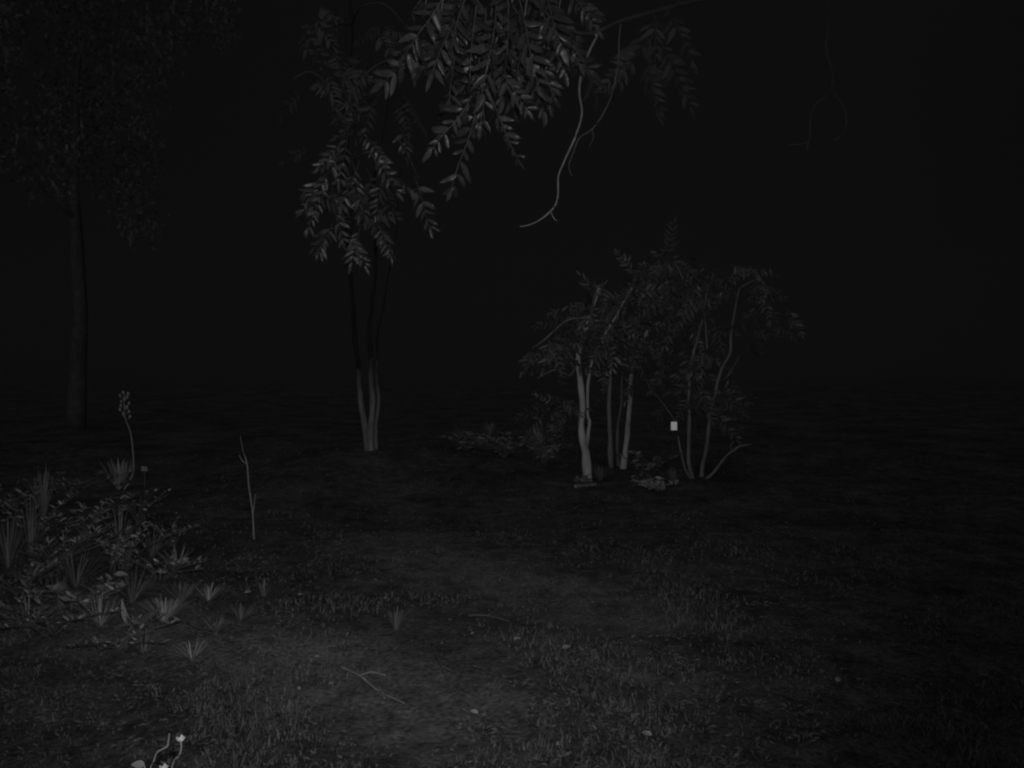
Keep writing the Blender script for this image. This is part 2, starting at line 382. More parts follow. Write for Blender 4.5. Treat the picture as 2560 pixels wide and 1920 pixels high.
dangling([(PL([(2060, -60), (2073, 40), (2068, 120), (2082, 190), (2070, 235), (2040, 262), (2028, 300), (2026, 335), (2018, 375)], 6.0), .010, .005),
          (PL([(2075, 225), (2105, 262), (2116, 300), (2106, 335), (2084, 350)], 6.0), .006, .004), (PL([(2028, 345), (2010, 358), (1972, 361)], 6.0), .004, .003)],
         'faint forked bare vine hanging at the upper right', M['bark_dark'])

# ------------------------------------------------------------------ middle left tree
base = G(-1.92, 12.0, -0.05)
tb = thing('tree', base, 'slim tree on three stems left of centre with a long drooping crown', 'tree')
d0 = 12.0
stems = [[base + Vector((-.03, 0, 0)), P(917, 1100, d0), P(908, 1030, d0), P(898, 955, d0), P(886, 800, d0 - .1), P(872, 640, d0 - .3), P(862, 480, d0 - .5), P(872, 300, d0 - .7), P(880, 60, d0 - 1), P(870, -120, d0 - 1.2)],
         [base + Vector((.03, 0, 0)), P(928, 1090, d0), P(932, 1010, d0), P(928, 950, d0), P(925, 800, d0 + .1), P(940, 640, d0), P(930, 480, d0 - .2), P(960, 330, d0 - .4), P(980, 150, d0 - .5)],
         [base + Vector((.07, .1, 0)), P(938, 1090, d0 + .2), P(946, 1010, d0 + .2), P(942, 930, d0 + .2), P(950, 800, d0 + .3), P(985, 620, d0 + .2), P(1000, 420, d0)]]
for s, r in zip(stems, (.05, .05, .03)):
    part_tube('stem', tb, base, s, r, .006, M['bark_stem_shaded'], 9, 6, .02, .35)
bl = [((870, 320), (850, 440), 9.8), ((850, 380), (800, 470), 9.6), ((820, 450), (772, 560), 9.5), ((880, 400), (905, 520), 9.6), ((930, 380), (985, 470), 9.9),
      ((1035, 440), (1070, 560), 9.3), ((900, 330), (960, 390), 10), ((1000, 320), (1020, 370), 10.2), ((900, 560), (880, 650), 9.7), ((940, 560), (975, 620), 9.6),
      ((830, 470), (850, 590), 9.8), ((890, 470), (920, 540), 9.5), ((800, 440), (770, 520), 9.8), ((950, 450), (945, 530), 9.9), ((855, 350), (810, 410), 9.6),
      ((870, 590), (900, 640), 9.8), ((970, 440), (1040, 470), 9.8), ((830, 560), (810, 600), 10.1), ((760, 460), (775, 500), 10), ((920, 250), (860, 340), 10.2),
      ((900, 400), (850, 500), 9.4)]
nb = 0
for (sx, sy), (ex, ey), d in bl:
    d -= 1.4
    a = P(sx, sy, d); v = P(ex, ey, d - .1) - a
    leaf_object(tb, base, a, v, toward_cam(a, .6), max(.34, v.length * 1.05), 6, .11, 'leaf_mid', True, .15)
# drooping branches that carry them
for pts in [[stems[0][5], P(880, 480, 10.20), P(890, 330, 9.10), P(870, 320, 8.60), P(835, 400, 8.40), P(800, 450, 8.40)],
            [stems[1][6], P(950, 380, 9.90), P(990, 350, 8.90), P(1020, 390, 8.30), P(1045, 445, 8.05)],
            [stems[0][5], P(880, 560, 9.70), P(900, 545, 8.70), P(935, 555, 8.40)],
            [stems[0][6], P(860, 420, 9.70), P(900, 390, 8.70), P(930, 385, 8.50), P(955, 445, 8.50)],
            [stems[0][7], P(840, 240, 9.70), P(780, 180, 9.30), P(730, 200, 9.30)],
            [stems[0][7], P(900, 240, 9.70), P(920, 180, 9.30), P(990, 140, 9.30)],
            [stems[0][8], P(860, 60, 10.10), P(790, 60, 9.70), P(740, 120, 9.70)],
            [stems[0][8], P(900, 20, 10.10), P(960, 10, 9.70), P(1010, 60, 9.70)]]:
    part_tube('branch', tb, base, pts, .02, .006, M['bark_dark'], 6, 4, .01, .2)
for _ in range(48):
    cl = rng.choice([(780, 150, 70), (840, 180, 80), (920, 210, 80), (810, 230, 70), (900, 90, 90), (960, 60, 80), (780, 70, 70), (860, 20, 80), (880, 430, 90), (800, 470, 60), (930, 470, 80), (880, 580, 60), (860, 330, 70), (980, 250, 50)])
    sx = rng.gauss(cl[0], cl[2] * .5); sy = rng.gauss(cl[1], cl[2] * .5); d = rng.uniform(8.6, 11)
    a = P(sx, sy, d); v = Vector((rng.uniform(-.8, .8), rng.uniform(-.8, .5), rng.uniform(-1.1, -.1)))
    leaf_object(tb, base, a, v, toward_cam(a, .8), rng.uniform(.36, .5), key='leaf_far')

# ------------------------------------------------------------------ right hand thicket
def thicket_tree(label, bx_, by_, stem_list, branch_list, clusters, nleaf, dl):
    nleaf = int(nleaf * 1.35)
    base = G(bx_, by_, -0.05); th = thing('tree', base, label, 'tree', 'small trees of the right hand thicket')
    for pts, r0, r1, m in stem_list:
        part_tube('stem', th, base, pts, r0, r1, M[m], 9, 6, .014, .5)
    for pts, r0, r1 in branch_list:
        part_tube('branch', th, base, pts, r0, r1, M['bark'], 6, 5, .008, .2)
    for _ in range(nleaf):
        cx, cy, sx_, sy_ = rng.choice(clusters); d = rng.uniform(*dl)
        a = P(rng.gauss(cx, sx_), rng.gauss(cy, sy_), d)
        v = Vector((rng.uniform(-1, 1), rng.uniform(-.8, .5), rng.uniform(-1.1, .15)))
        leaf_object(th, base, a, v, toward_cam(a, .8), rng.uniform(.32, .48), key=rng.choice(['leaf_far', 'leaf_far', 'leaf_mid']))
    return th
d1 = 11.2
thicket_tree('tree with the thickest pale trunk, left end of the right hand thicket', *(P(1466, 1200, d1).xy),
    [([G(*(P(1468, 1200, d1).xy), -.05), P(1469, 1180, d1), P(1466, 1140, d1), P(1458, 1110, d1), P(1453, 1060, d1), P(1456, 1000, d1), P(1446, 900, d1), P(1470, 800, d1 - .2), P(1500, 720, d1 - .3)], .064, .02, 'bark_pale'),
     ([P(1464, 1125, d1 + .05), P(1470, 1085, d1), P(1474, 1055, d1 + .03), P(1468, 1022, d1 + .05), P(1480, 900, d1 + .1), P(1540, 790, d1), P(1580, 720, d1)], .026, .012, 'bark_pale')],
    [([P(1446, 900, d1), P(1425, 938, d1 - .2), P(1400, 927, d1 - .3), P(1380, 926, d1 - .35), P(1345, 946, d1 - .4)], .016, .008),
     ([P(1470, 800, d1 - .2), P(1420, 800, d1 - .4), P(1360, 850, d1 - .5), P(1330, 870, d1 - .6)], .018, .006),
     ([P(1470, 800, d1 - .2), P(1490, 740, d1 - .4), P(1520, 700, d1 - .5)], .018, .006)],
    [(1480, 800, 40, 30), (1420, 830, 30, 24), (1370, 865, 22, 16), (1510, 750, 40, 32), (1560, 800, 45, 40), (1390, 1010, 18, 10), (1450, 850, 40, 30)], 85, (10.6, 12))
thicket_tree('two thin grey stems in the middle of the right hand thicket', *(P(1545, 1195, 12.2).xy),
    [([G(*(P(1528, 1190, 12.2).xy), -.05), P(1525, 1095, 12.2), P(1522, 1000, 12.2), P(1530, 900, 12.2), P(1560, 780, 12), P(1590, 690, 11.8)], .04, .015, 'bark'),
     ([G(*(P(1556, 1190, 12.1).xy), -.05), P(1560, 1150, 12.1), P(1568, 1085, 12.1), P(1574, 1010, 12.1), P(1585, 900, 12.1), P(1640, 780, 12), P(1680, 670, 11.9)], .045, .015, 'bark_pale'),
     ([P(1546, 1180, 12.4), P(1543, 1080, 12.4), P(1553, 1010, 12.4), P(1556, 900, 12.4)], .028, .015, 'bark')],
    [([P(1590, 880, 12), P(1620, 960, 11.6), P(1650, 1000, 11.1), P(1682, 1042, 10.8)], .012, .005),
     ([P(1640, 780, 12), P(1700, 720, 11.8), P(1760, 672, 11.7)], .016, .006)],
    [(1600, 740, 50, 35), (1660, 700, 35, 35), (1690, 650, 25, 25), (1570, 850, 55, 40), (1640, 830, 45, 45), (1600, 900, 40, 30), (1680, 780, 50, 40)], 85, (11, 12.6))
d3 = 11.4
b3 = P(1742, 1205, d3)
thicket_tree('spreading tree with stems splayed in a V, right end of the thicket', b3.x, b3.y,
    [([G(b3.x - .04, b3.y, -.05), P(1732, 1195, d3), P(1722, 1150, d3), P(1723, 1080, d3), P(1722, 990, d3), P(1730, 900, d3), P(1760, 780, d3), P(1770, 690, d3)], .032, .012, 'bark'),
     ([G(b3.x + .04, b3.y, -.05), P(1752, 1195, d3 + .1), P(1764, 1130, d3 + .1), P(1772, 1060, d3 + .1), P(1781, 1010, d3 + .1), P(1800, 930, d3 + .1), P(1826, 880, d3 + .1), P(1828, 820, d3 + .1), P(1850, 720, d3)], .032, .012, 'bark'),
     ([G(b3.x - .02, b3.y - .05, -.05), P(1720, 1185, d3 - .1), P(1708, 1150, d3 - .1), P(1696, 1090, d3)], .024, .008, 'bark'),
     ([G(b3.x + .08, b3.y, -.05), P(1785, 1180, d3 - .1), P(1815, 1140, d3 - .15), P(1832, 1128, d3 - .2), P(1850, 1115, d3 - .2), P(1880, 1110, d3 - .2)], .022, .006, 'bark')],
    [([P(1760, 780, d3), P(1764, 810, d3 - .2), P(1768, 872, d3 - .3)], .011, .013), ([P(1812, 950, d3), P(1832, 920, d3 - .1), P(1848, 890, d3 - .1)], .011, .007),
     ([P(1830, 1130, d3 - .18), P(1826, 1115, d3 - .2), P(1834, 1104, d3 - .2)], .01, .005),
     ([P(1760, 780, d3), P(1720, 720, d3), P(1690, 660, d3)], .016, .006), ([P(1850, 720, d3), P(1900, 700, d3 - .2), P(1935, 760, d3 - .3)], .014, .004)],
    [(1760, 720, 45, 40), (1850, 710, 45, 40), (1900, 740, 30, 35), (1740, 990, 40, 25), (1790, 970, 35, 30), (1700, 660, 35, 30), (1830, 790, 40, 40), (1750, 880, 35, 40)], 90, (10.7, 12.2))

lead = [o for o in C.objects if o.get('label', '').startswith('tree with the thickest')][0]
for (sx, sy), (ex, ey), d in [((1470, 770), (1500, 835), 10.4), ((1510, 760), (1470, 800), 10.4), ((1500, 740), (1480, 720), 10.5), ((1545, 850), (1535, 895), 10.5), ((1570, 735), (1605, 730), 10.6), ((1465, 790), (1450, 830), 10.5)]:
    a = P(sx, sy, d); v = P(ex, ey, d - .1) - a
    leaf_object(lead, lead.location, a, v, (CAM - a).normalized() + Vector((rng.uniform(-.25, .25), 0, rng.uniform(-.1, .3))), .38, 5, .11, 'leaf_mid', True, .1)

# pale tag that hangs from the slanting branch
p = P(1685, 1065, 10.8)
tg = thing('hanging_tag', p, 'small bright white rectangular tag hanging below the slanting branch', 'tag')
b = MB(); w, h, th_ = .036, .051, .003
cv = [(-w, -h), (w, -h), (w, h * .86), (w * .78, h), (-w * .78, h), (-w, h * .86)]
b.V = [Vector((x, s * th_, z)) for s in (-1, 1) for x, z in cv]
b.F = [(0, 1, 2, 3, 4, 5), (11, 10, 9, 8, 7, 6)] + [(i, i + 6, (i + 1) % 6 + 6, (i + 1) % 6) for i in range(6)]
o = b.build('plate', M['tag'], tg); o.data.polygons.foreach_set('use_smooth', [False] * len(o.data.polygons))
o.rotation_euler = (R(-3), 0, R(-10))
b = MB(); b.tube([(0, 0, h), (-.006, 0, h + .035), (-.012, 0, (P(1682, 1042, 10.8) - p).z)], .0016, .0016, 4, 3); b.build('cord', M['twig'], tg)

# ------------------------------------------------------------------ low growth
def leafy(name, base, label, cat, n, h, spread, ll, key='leaf_shrub', w=.45, nst=6, group=None, up=0.3, stemkey='bark_dark'):
    th = thing(name, base, label, cat, group); V_, F_ = leaf_shape(w, .06, .18, 4); me = mesh('leaf', V_, F_, M[key]); pale = mesh('leaf', V_, F_, M['yucca'])
    tips = []
    for i in range(nst):
        a = rng.uniform(0, 6.283); rr = spread * rng.uniform(.3, 1); hh = h * rng.uniform(.55, 1)
        pts = [Vector((rng.uniform(-.03, .03), rng.uniform(-.03, .03), -.03)), Vector((math.cos(a) * rr * .35, math.sin(a) * rr * .35, hh * .55)), Vector((math.cos(a) * rr, math.sin(a) * rr, hh))]
        part_tube('stem', th, Vector((0, 0, 0)), pts, .008, .002, M[stemkey], 5, 4); tips.append(smooth_line(pts, 8))
    for i in range(n):
        L = tips[i % nst]; p = L[int(len(L) * (0.25 + .74 * rng.random() ** .7)) - 1]; a = rng.uniform(0, 6.283)
        d = Vector((math.cos(a), math.sin(a), rng.uniform(-.5, .5) + up))
        link('leaf', pale if rng.random() < .07 else me, th, basis(p, d, Vector((rng.uniform(-.8, .8), rng.uniform(-1.8, .1), .8)), ll * rng.uniform(.45, 1.35)))
    return th
def bladed(name, base, label, cat, n, h, spread, w, key='blade', lean=0.5, group=None):
    th = thing(name, base, label, cat, group)
    for i in range(n):
        a = rng.uniform(0, 6.283); hh = h * rng.uniform(.6, 1.1); q = rng.uniform(.15, 1) * spread; c = math.cos(a), math.sin(a); b = MB()
        sx_, sy_ = -c[1], c[0]; k = 6
        for j in range(k + 1):
            t = j / k; out = q * t * (1 - .15 * t) + .01; z = hh * (t - lean * q / max(spread, .01) * .45 * t * t); ww = w * (1 - t) ** .6 * (.7 + .6 * t) + .0005
            b.V += [Vector((c[0] * out - sx_ * ww, c[1] * out - sy_ * ww, z)), Vector((c[0] * out, c[1] * out, z - ww * .35)), Vector((c[0] * out + sx_ * ww, c[1] * out + sy_ * ww, z))]
        for j in range(k):
            u = 3 * j; b.F += [(u, u + 1, u + 4, u + 3), (u + 1, u + 2, u + 5, u + 4)]
        b.build('blade', M[key], th)
    return th
def at(px, py, d):                    # ground point in the direction of a pixel column, at distance d
    x = (px - 1280) / F * d; return G(x, d, -.005)

# yucca with its old flower stalk
base = at(298, 1240, 10.4)
yu = bladed('yucca_plant', base, 'spiky yucca with a tall seed stalk at the left', 'yucca', 60, .42, .30, .014, 'yucca', .35)
top = P(311, 985, 10.4) - base
st = [Vector((.05, 0, .0)), P(333, 1180, 10.4) - base, P(328, 1090, 10.4) - base, P(312, 1040, 10.4) - base, top]
part_tube('stalk', yu, Vector((0, 0, 0)), st, .011, .004, M['dry'], 6, 6)
LL = smooth_line(st, 12)
pod = [(0, 0, 0)] + [(math.cos(a) * r, math.sin(a) * r, z) for r, z in ((.013, .008), (.017, .022), (.012, .038)) for a in [i * 1.0472 for i in range(6)]] + [(0, 0, .046)]
pf = [(0, 1 + (i + 1) % 6, 1 + i) for i in range(6)] + [(1 + k * 6 + i, 1 + k * 6 + (i + 1) % 6, 7 + k * 6 + (i + 1) % 6, 7 + k * 6 + i) for k in (0, 1) for i in range(6)] + [(13 + i, 13 + (i + 1) % 6, 19) for i in range(6)]
pod_me = mesh('seed_pod', pod, pf, M['dry'])
for i in range(15):
    p = LL[int(len(LL) * (.70 + .29 * i / 15))]; a = i * 2.4; o_ = Vector((math.cos(a) * .05, math.sin(a) * .05, .01))
    link('seed_pod', pod_me, yu, Matrix.Translation(p + o_) @ Matrix.Rotation(rng.uniform(-.6, .6), 4, 'X'))
    b = MB(); b.tube([p, p + o_ * .6, p + o_], .003, .002, 4, 1); b.build('pod_stem', M['dry'], yu)
pl = P(361, 1172, 10.6)
mk = thing('marker_stake', at(361, 1240, 10.6), 'small pale tab on a thin stake right of the yucca', 'stake')
zz = pl.z - mk.location.z
b = MB(); b.tube([(0, 0, -.03), (.004, 0, zz * .5), (0, 0, zz + .03)], .004, .003, 5, 3); b.build('stake', M['twig'], mk)
b = MB(); b.V = [Vector((x, y, zz + z)) for y in (-.006, -.002) for x, z in ((-.038, -.026), (.038, -.03), (.038, .026), (-.034, .03))]
b.F = [(0, 1, 2, 3), (7, 6, 5, 4)] + [(i, i + 4, (i + 1) % 4 + 4, (i + 1) % 4) for i in range(4)]
o = b.build('tab', M['leaf_pale'], mk); o.data.polygons.foreach_set('use_smooth', [False] * 6)

# dead stalk left of centre
base = at(636, 1380, 7.6)
dk = thing('dead_stalk', base, 'thin dead upright stalk with broken forked top, left of centre', 'stalk')
q = lambda x, y: P(x, y, 7.6)
part_tube('stem', dk, base, [base - Vector((0, 0, .03)), q(634, 1320), q(630, 1270), q(622, 1215), q(618, 1165), q(612, 1140)], .009, .005, M['dry'], 6, 5, .004, .25)
part_tube('side_twig', dk, base, [q(632, 1290), q(635, 1265), q(639, 1235)], .006, .003, M['dry'], 5, 4)
part_tube('side_twig', dk, base, [q(616, 1158), q(606, 1152), q(598, 1138)], .004, .002, M['dry'], 5, 4)
part_tube('side_twig', dk, base, [q(613, 1145), q(606, 1120), q(601, 1090)], .003, .002, M['twig'], 5, 4)

gl = 'undergrowth at the lower left'
for px, d, lab, n, h, sp, ll, key, w in [
    (90, 6.9, 'leafy shrub at the left edge behind the spiky tuft', 130, .46, .45, .085, 'leaf_shrub', .45),
    (215, 7.3, 'dark shrub in the middle of the lower left undergrowth', 150, .46, .5, .08, 'leaf_shrub', .4),
    (345, 7.8, 'shrub with small round leaves below the yucca', 120, .50, .40, .045, 'leaf_mid', .75),
    (55, 5.4, 'low dark shrub at the left edge of the foreground', 110, .30, .42, .07, 'leaf_shrub', .45),
    (220, 5.3, 'low broad leaved weed patch in front of the shrubs', 110, .20, .40, .075, 'leaf_shrub', .55),
    (430, 7.2, 'sparse shrub beside the dead stalk', 70, .30, .38, .055, 'leaf_shrub', .5),
    (170, 9.2, 'rear shrub left of the yucca', 110, .46, .65, .085, 'leaf_mid', .45),
    (20, 8.2, 'rear shrub cut by the left edge', 110, .46, .6, .085, 'leaf_shrub', .45),
    (140, 6.1, 'narrow leaved shrub below the pale leaf cluster', 130, .30, .42, .085, 'leaf_mid', .25),
    (310, 6.3, 'dense shrub behind the pale broad blades', 130, .34, .42, .07, 'leaf_shrub', .5),
    (120, 4.9, 'low bright weed patch near the left edge of the foreground', 120, .22, .45, .06, 'leaf_mid', .5),
    (300, 4.75, 'low weed patch just in front of the pale broad blades', 100, .14, .4, .05, 'leaf_shrub', .5),
    (400, 6.1, 'low scrub between the broad blades and the dead stalk', 90, .18, .40, .06, 'leaf_shrub', .5)]:
    leafy('shrub', at(px, 0, d), lab, 'shrub', min(290, int(n * 1.8)), h * (.95 if d < 7 else .7), sp, ll * .66, key, w * .7, 12, gl, .7)
leafy('flower_sprig', at(282, 1530, 6.2), 'clump with a pale ragged flower head near the centre of the undergrowth', 'plant', 26, .33, .07, .05, 'leaf_pale', .35, 3, gl)
leafy('flower_sprig', at(168, 1520, 6.3), 'smaller pale leaf cluster left of the pale flower head', 'plant', 10, .30, .06, .06, 'leaf_pale', .4, 2, gl)
leafy('flower_sprig', at(285, 1510, 6.0), 'upright sprig with two pale broad leaves in the undergrowth', 'plant', 4, .30, .03, .07, 'leaf_pale', .5, 1, gl)
bladed('grass_tuft', at(78, 1500, 6.3), 'upright spiky tuft at the left edge', 'tuft', 26, .48, .12, .006, 'blade', .3, gl)
bladed('grass_tuft', at(410, 1660, 5.2), 'bushy grass tuft beside the pale broad blades', 'tuft', 130, .17, .24, .0028, 'yucca', 1.0, gl)
bladed('grass_tuft', at(150, 1640, 5.3), 'small upright blade tuft in the left foreground', 'tuft', 18, .2, .06, .005, 'blade', .4, gl)
bladed('grass_tuft', at(20, 0, 6.0), 'tall thin grass tuft cut by the left edge', 'tuft', 40, .4, .2, .004, 'blade', .6, gl)
bladed('grass_tuft', at(190, 0, 5.7), 'arching grass tuft in front of the pale leaf cluster', 'tuft', 50, .28, .26, .0035, 'blade', .9, gl)
bladed('grass_tuft', at(300, 0, 7.0), 'arching grass tuft among the middle shrubs', 'tuft', 45, .36, .26, .005, 'blade', .8, gl)
bladed('grass_tuft', at(455, 0, 5.6), 'fine grass tuft at the right end of the undergrowth', 'tuft', 60, .15, .22, .003, 'blade', .9, gl)
for px, d, lab, n, h in [(330, 5.5, 'wispy grass tuft behind the pale broad blades', 60, .26), (250, 5.05, 'wispy grass tuft left of the pale broad blades', 60, .2), (440, 6.4, 'wispy grass tuft right of the dense shrub', 60, .22),
                         (70, 4.9, 'wispy grass tuft in the left corner of the foreground', 60, .2), (380, 6.8, 'wispy grass tuft below the round leaved shrub', 60, .26), (520, 5.7, 'wispy grass tuft at the fork of the fallen branch', 60, .14),
                         (360, 4.7, 'wispy grass tuft nearest to the flowers', 60, .14), (600, 5.2, 'low wispy grass tuft right of the fallen branch', 60, .12), (480, 4.6, 'low wispy grass tuft in the open left foreground', 60, .11)]:
    bladed('grass_tuft', at(px, 0, d), lab, 'tuft', n, h, h * 1.7, .0022, rng.choice(['blade', 'yucca', 'blade']), 1.3, gl)
bladed('grass_tuft', at(540, 0, 5.0), 'matted grass tuft right of the bushy tuft', 'tuft', 60, .10, .2, .003, 'blade', .9, gl)
bladed('grass_tuft', at(110, 0, 7.9), 'long bladed tuft between the rear shrubs', 'tuft', 40, .5, .25, .006, 'blade', .7, gl)
bladed('grass_tuft', at(990, 1650, 5.05), 'thin grass tuft in the middle foreground', 'tuft', 40, .14, .1, .003, 'blade', .7)
bladed('grass_tuft', at(660, 1560, 5.8), 'thin grass tuft in front of the dead stalk', 'tuft', 30, .15, .09, .003, 'blade', .7)
# broad folded blades
base = at(335, 1640, 5.1); bp_ = thing('broad_blade_plant', base, 'plant with pale broad folded blades in the lower left', 'plant', gl)
for (x0, y0), (x1, y1), w, key in [((343, 1625), (300, 1505), .026, 'yucca'), ((346, 1625), (312, 1545), .016, 'leaf_pale'), ((352, 1625), (398, 1520), .024, 'blade'), ((356, 1628), (380, 1560), .016, 'blade'), ((330, 1630), (275, 1580), .02, 'blade'), ((362, 1632), (420, 1585), .018, 'blade')]:
    a = Vector(((x0 - 340) / F * 5.1, rng.uniform(-.02, .02), .0)); e = P(x1, y1, 5.0) - base; v = e - a; V_, F_ = leaf_shape(2 * w / v.length, .35, .12, 6)
    link('blade', mesh('blade', V_, F_, M[key]), bp_, basis(a, v, Vector((rng.uniform(-.4, .4), -1, .3)), v.length))
# dead sprays
def spray(base, label, lines, r, m='dry', name='dead_branch', leaves=0):
    th = thing(name, base, label, 'branch')
    for k, L in enumerate(lines): part_tube('stem' if k == 0 else 'side_twig', th, base, L, r if k == 0 else r * .6, r * .35, M[m], 6, 5, .006, .25)
    if leaves:
        V_, F_ = leaf_shape(.4, .08, .2, 4); me = mesh('dry_leaf', V_, F_, M['dry'])
        for i in range(leaves):
            L = rng.choice(lines); t = rng.random(); p = Vector(L[0]).lerp(Vector(L[-1]), t) - base
            link('dry_leaf', me, th, basis(p, Vector((rng.uniform(-1, 1), rng.uniform(-1, .2), rng.uniform(-.3, .6))), Vector((0, -.6, 1)), rng.uniform(.03, .06)))
    return th
d = 8.8
spray(P(385, 1310, d), 'pale dry leafy branch tip lying over the shrubs below the yucca',
      [[P(410, 1345, d), P(400, 1310, d), P(380, 1285, d - .1)], [P(400, 1300, d), P(430, 1290, d), P(445, 1288, d)], [P(398, 1298, d), P(415, 1302, d - .1), P(430, 1302, d - .1)], [P(410, 1345, d), P(414, 1400, d), at(416, 1420, d)]], .008, leaves=9)
d = 8.6
spray(P(480, 1330, d), 'faint dry branch lying right of the pale branch tip',
      [[at(440, 1380, d) + Vector((0, 0, .02)), P(470, 1345, d), P(500, 1330, d), P(540, 1330, d)], [P(470, 1345, d), P(490, 1325, d), P(480, 1315, d)]], .007, leaves=6)
def gline(pts, dz=.012): return [G(x, y, dz + .012 * math.sin(i * 2.1)) for i, (x, y) in enumerate(pts)]
def gp(px, py):                       # where the ray of a pixel meets the ground
    lo_, hi_ = 2.0, 40.0
    for _ in range(40):
        m_ = (lo_ + hi_) / 2; p = P(px, py, m_)
        if p.z > tz(p.x, p.y): lo_ = m_
        else: hi_ = m_
    p = P(px, py, hi_); return (p.x, p.y)
A = [gp(470, 1580), gp(530, 1592), gp(600, 1600), gp(690, 1625), gp(760, 1650)]
pts = gline(A, .004); pts[0] += Vector((0, 0, .05))
spray(pts[0], 'fallen pale ended branch lying at the edge of the undergrowth', [pts, [pts[1], G(*gp(560, 1572), .03), G(*gp(620, 1574), .02)], [pts[0] + Vector((.02, 0, -.01)), pts[0] + Vector((.05, 0, .03)), pts[0] + Vector((.075, 0, .045))], [pts[1], G(*gp(520, 1610), .015), G(*gp(580, 1625), .01)], [pts[2], G(*gp(660, 1600), .02), G(*gp(720, 1606), .012)]], .007, 'bark_dark', name='fallen_branch')
B_ = gline([gp(850, 1672), gp(900, 1700), gp(950, 1730), gp(1010, 1765)])
spray(B_[0], 'long thin fallen stick lying diagonally in the grass', [B_, [B_[1], G(*gp(930, 1690), .02), G(*gp(965, 1694), .012)], [B_[2], G(*gp(960, 1752), .01)]], .008, 'bark', 'fallen_branch')
B_ = gline([gp(1170, 1545), gp(1220, 1550), gp(1275, 1556)], .015)
spray(B_[0], 'short dark stick lying on the worn strip', [B_, [B_[1], G(*gp(1250, 1540), .05)]], .009, 'bark_dark', 'fallen_branch')
B_ = gline([gp(1080, 1620), gp(1105, 1680), gp(1130, 1722)], .02)
spray(B_[0], 'short upright looking stick in the middle foreground', [B_, [B_[1], G(*gp(1130, 1690), .025)]], .007, 'bark_dark', 'fallen_branch')

# right hand base: log, low mounds
L_ = [G(*gp(1436, 1219), .005), G(*gp(1462, 1216), .012), G(*gp(1490, 1213), .005)]
b = MB(); o_ = L_[0]; b.tube(L_, .03, .024, 9, 5, .003, .3); lg = b.build('root_log', M['bark'], None, o_); lg.location = o_
tag(lg, 'short log lying at the foot of the thickest trunk', 'log')
leafy('shrub', at(1648, 1236, 10.6), 'low pale leafy clump on the ground in front of the right hand thicket', 'shrub', 160, .16, .36, .07, 'yucca', .5, 12)
leafy('shrub', at(1360, 0, 12.3), 'low pale bush left of the thickest trunk', 'shrub', 280, .42, .45, .08, 'blade', .3, 16)
leafy('shrub', at(1265, 0, 12.8), 'low spreading pale bush in the centre distance', 'shrub', 280, .36, .55, .08, 'blade', .3, 16)
leafy('shrub', at(1165, 0, 13.0), 'leftmost low pale bush of the centre distance', 'shrub', 220, .26, .5, .08, 'blade', .3, 14)
leafy('shrub', at(1455, 0, 10.9), 'small leafy weeds around the foot of the thickest trunk', 'shrub', 80, .12, .2, .06, 'blade', .35, 8)
bladed('grass_tuft', at(1345, 1180, 13.6), 'pale grass hummock left of the thickest trunk', 'tuft', 110, .40, .34, .010, 'yucca', .8)
bladed('grass_tuft', at(1225, 1180, 14.2), 'long low faint grass hummock in the centre distance', 'tuft', 100, .34, .55, .010, 'blade', .8)
bladed('grass_tuft', at(1150, 1185, 14.6), 'farthest left low grass hummock of the centre distance', 'tuft', 80, .24, .45, .010, 'blade', .8)
leafy('shrub', at(1615, 1190, 11.2), 'low scrubby bush between the stems of the thicket', 'shrub', 150, .42, .5, .07)
bladed('grass_tuft', at(1500, 0, 11.2), 'low grass clump around the foot of the thickest trunk', 'tuft', 70, .22, .35, .007, 'blade', .8)
bladed('grass_tuft', at(1680, 0, 11.0), 'low grass clump under the white tag', 'tuft', 70, .24, .35, .007, 'blade', .8)
leafy('shrub', at(1380, 1040, 12.6), 'faint bush behind the thickest trunk', 'shrub', 60, .9, .4, .08)

# fallen leaves and pale chips in the foreground
V_, F_ = leaf_shape(.5, .1, .25, 5); fl = mesh('fallen_leaf', V_, F_, M['leaf_pale'])
for px, py, s, an, lab in [(1405, 1630, .05, .4, 'largest pale fallen leaf, right of the middle foreground'), (750, 1735, .035, 2, 'pale fallen leaf left of the long stick'), (822, 1722, .032, 1, 'pale fallen leaf touching the left end of the long stick'),
                           (1285, 1608, .04, .3, 'narrow pale fallen leaf at the edge of the worn strip'), (1195, 1795, .045, 2.4, 'curled pale fallen leaf low in the middle foreground'), (1178, 1595, .03, 1.2, 'small pale fallen leaf on the worn strip'),
                           (785, 1652, .03, .1, 'small pale fallen leaf near the fallen pale ended branch'), (1390, 1875, .035, .8, 'pale fallen leaf near the bottom edge right of centre'), (1630, 1850, .045, 2.6, 'pale fallen leaf in the lower right foreground'),
                           (965, 1505, .04, 1.9, 'pale fallen leaf beyond the long stick'), (745, 1495, .03, .6, 'small pale fallen leaf right of the dead stalk'), (610, 1490, .05, .5, 'pale bent leaf at the foot of the dead stalk'),
                           (1780, 1550, .035, 1.5, 'lone pale fallen leaf on the dark right side'), (2090, 1715, .05, 1.0, 'lone upright pale leaf far on the dark right side')]:
    x, y = gp(px, py); o = link('fallen_leaf', fl)
    o.matrix_basis = basis(G(x, y, .02), Vector((math.cos(an), math.sin(an) * .6, .25)), Vector((.1, -.7, 1)), s)
    tag(o, lab, 'leaf', 'pale fallen leaves')

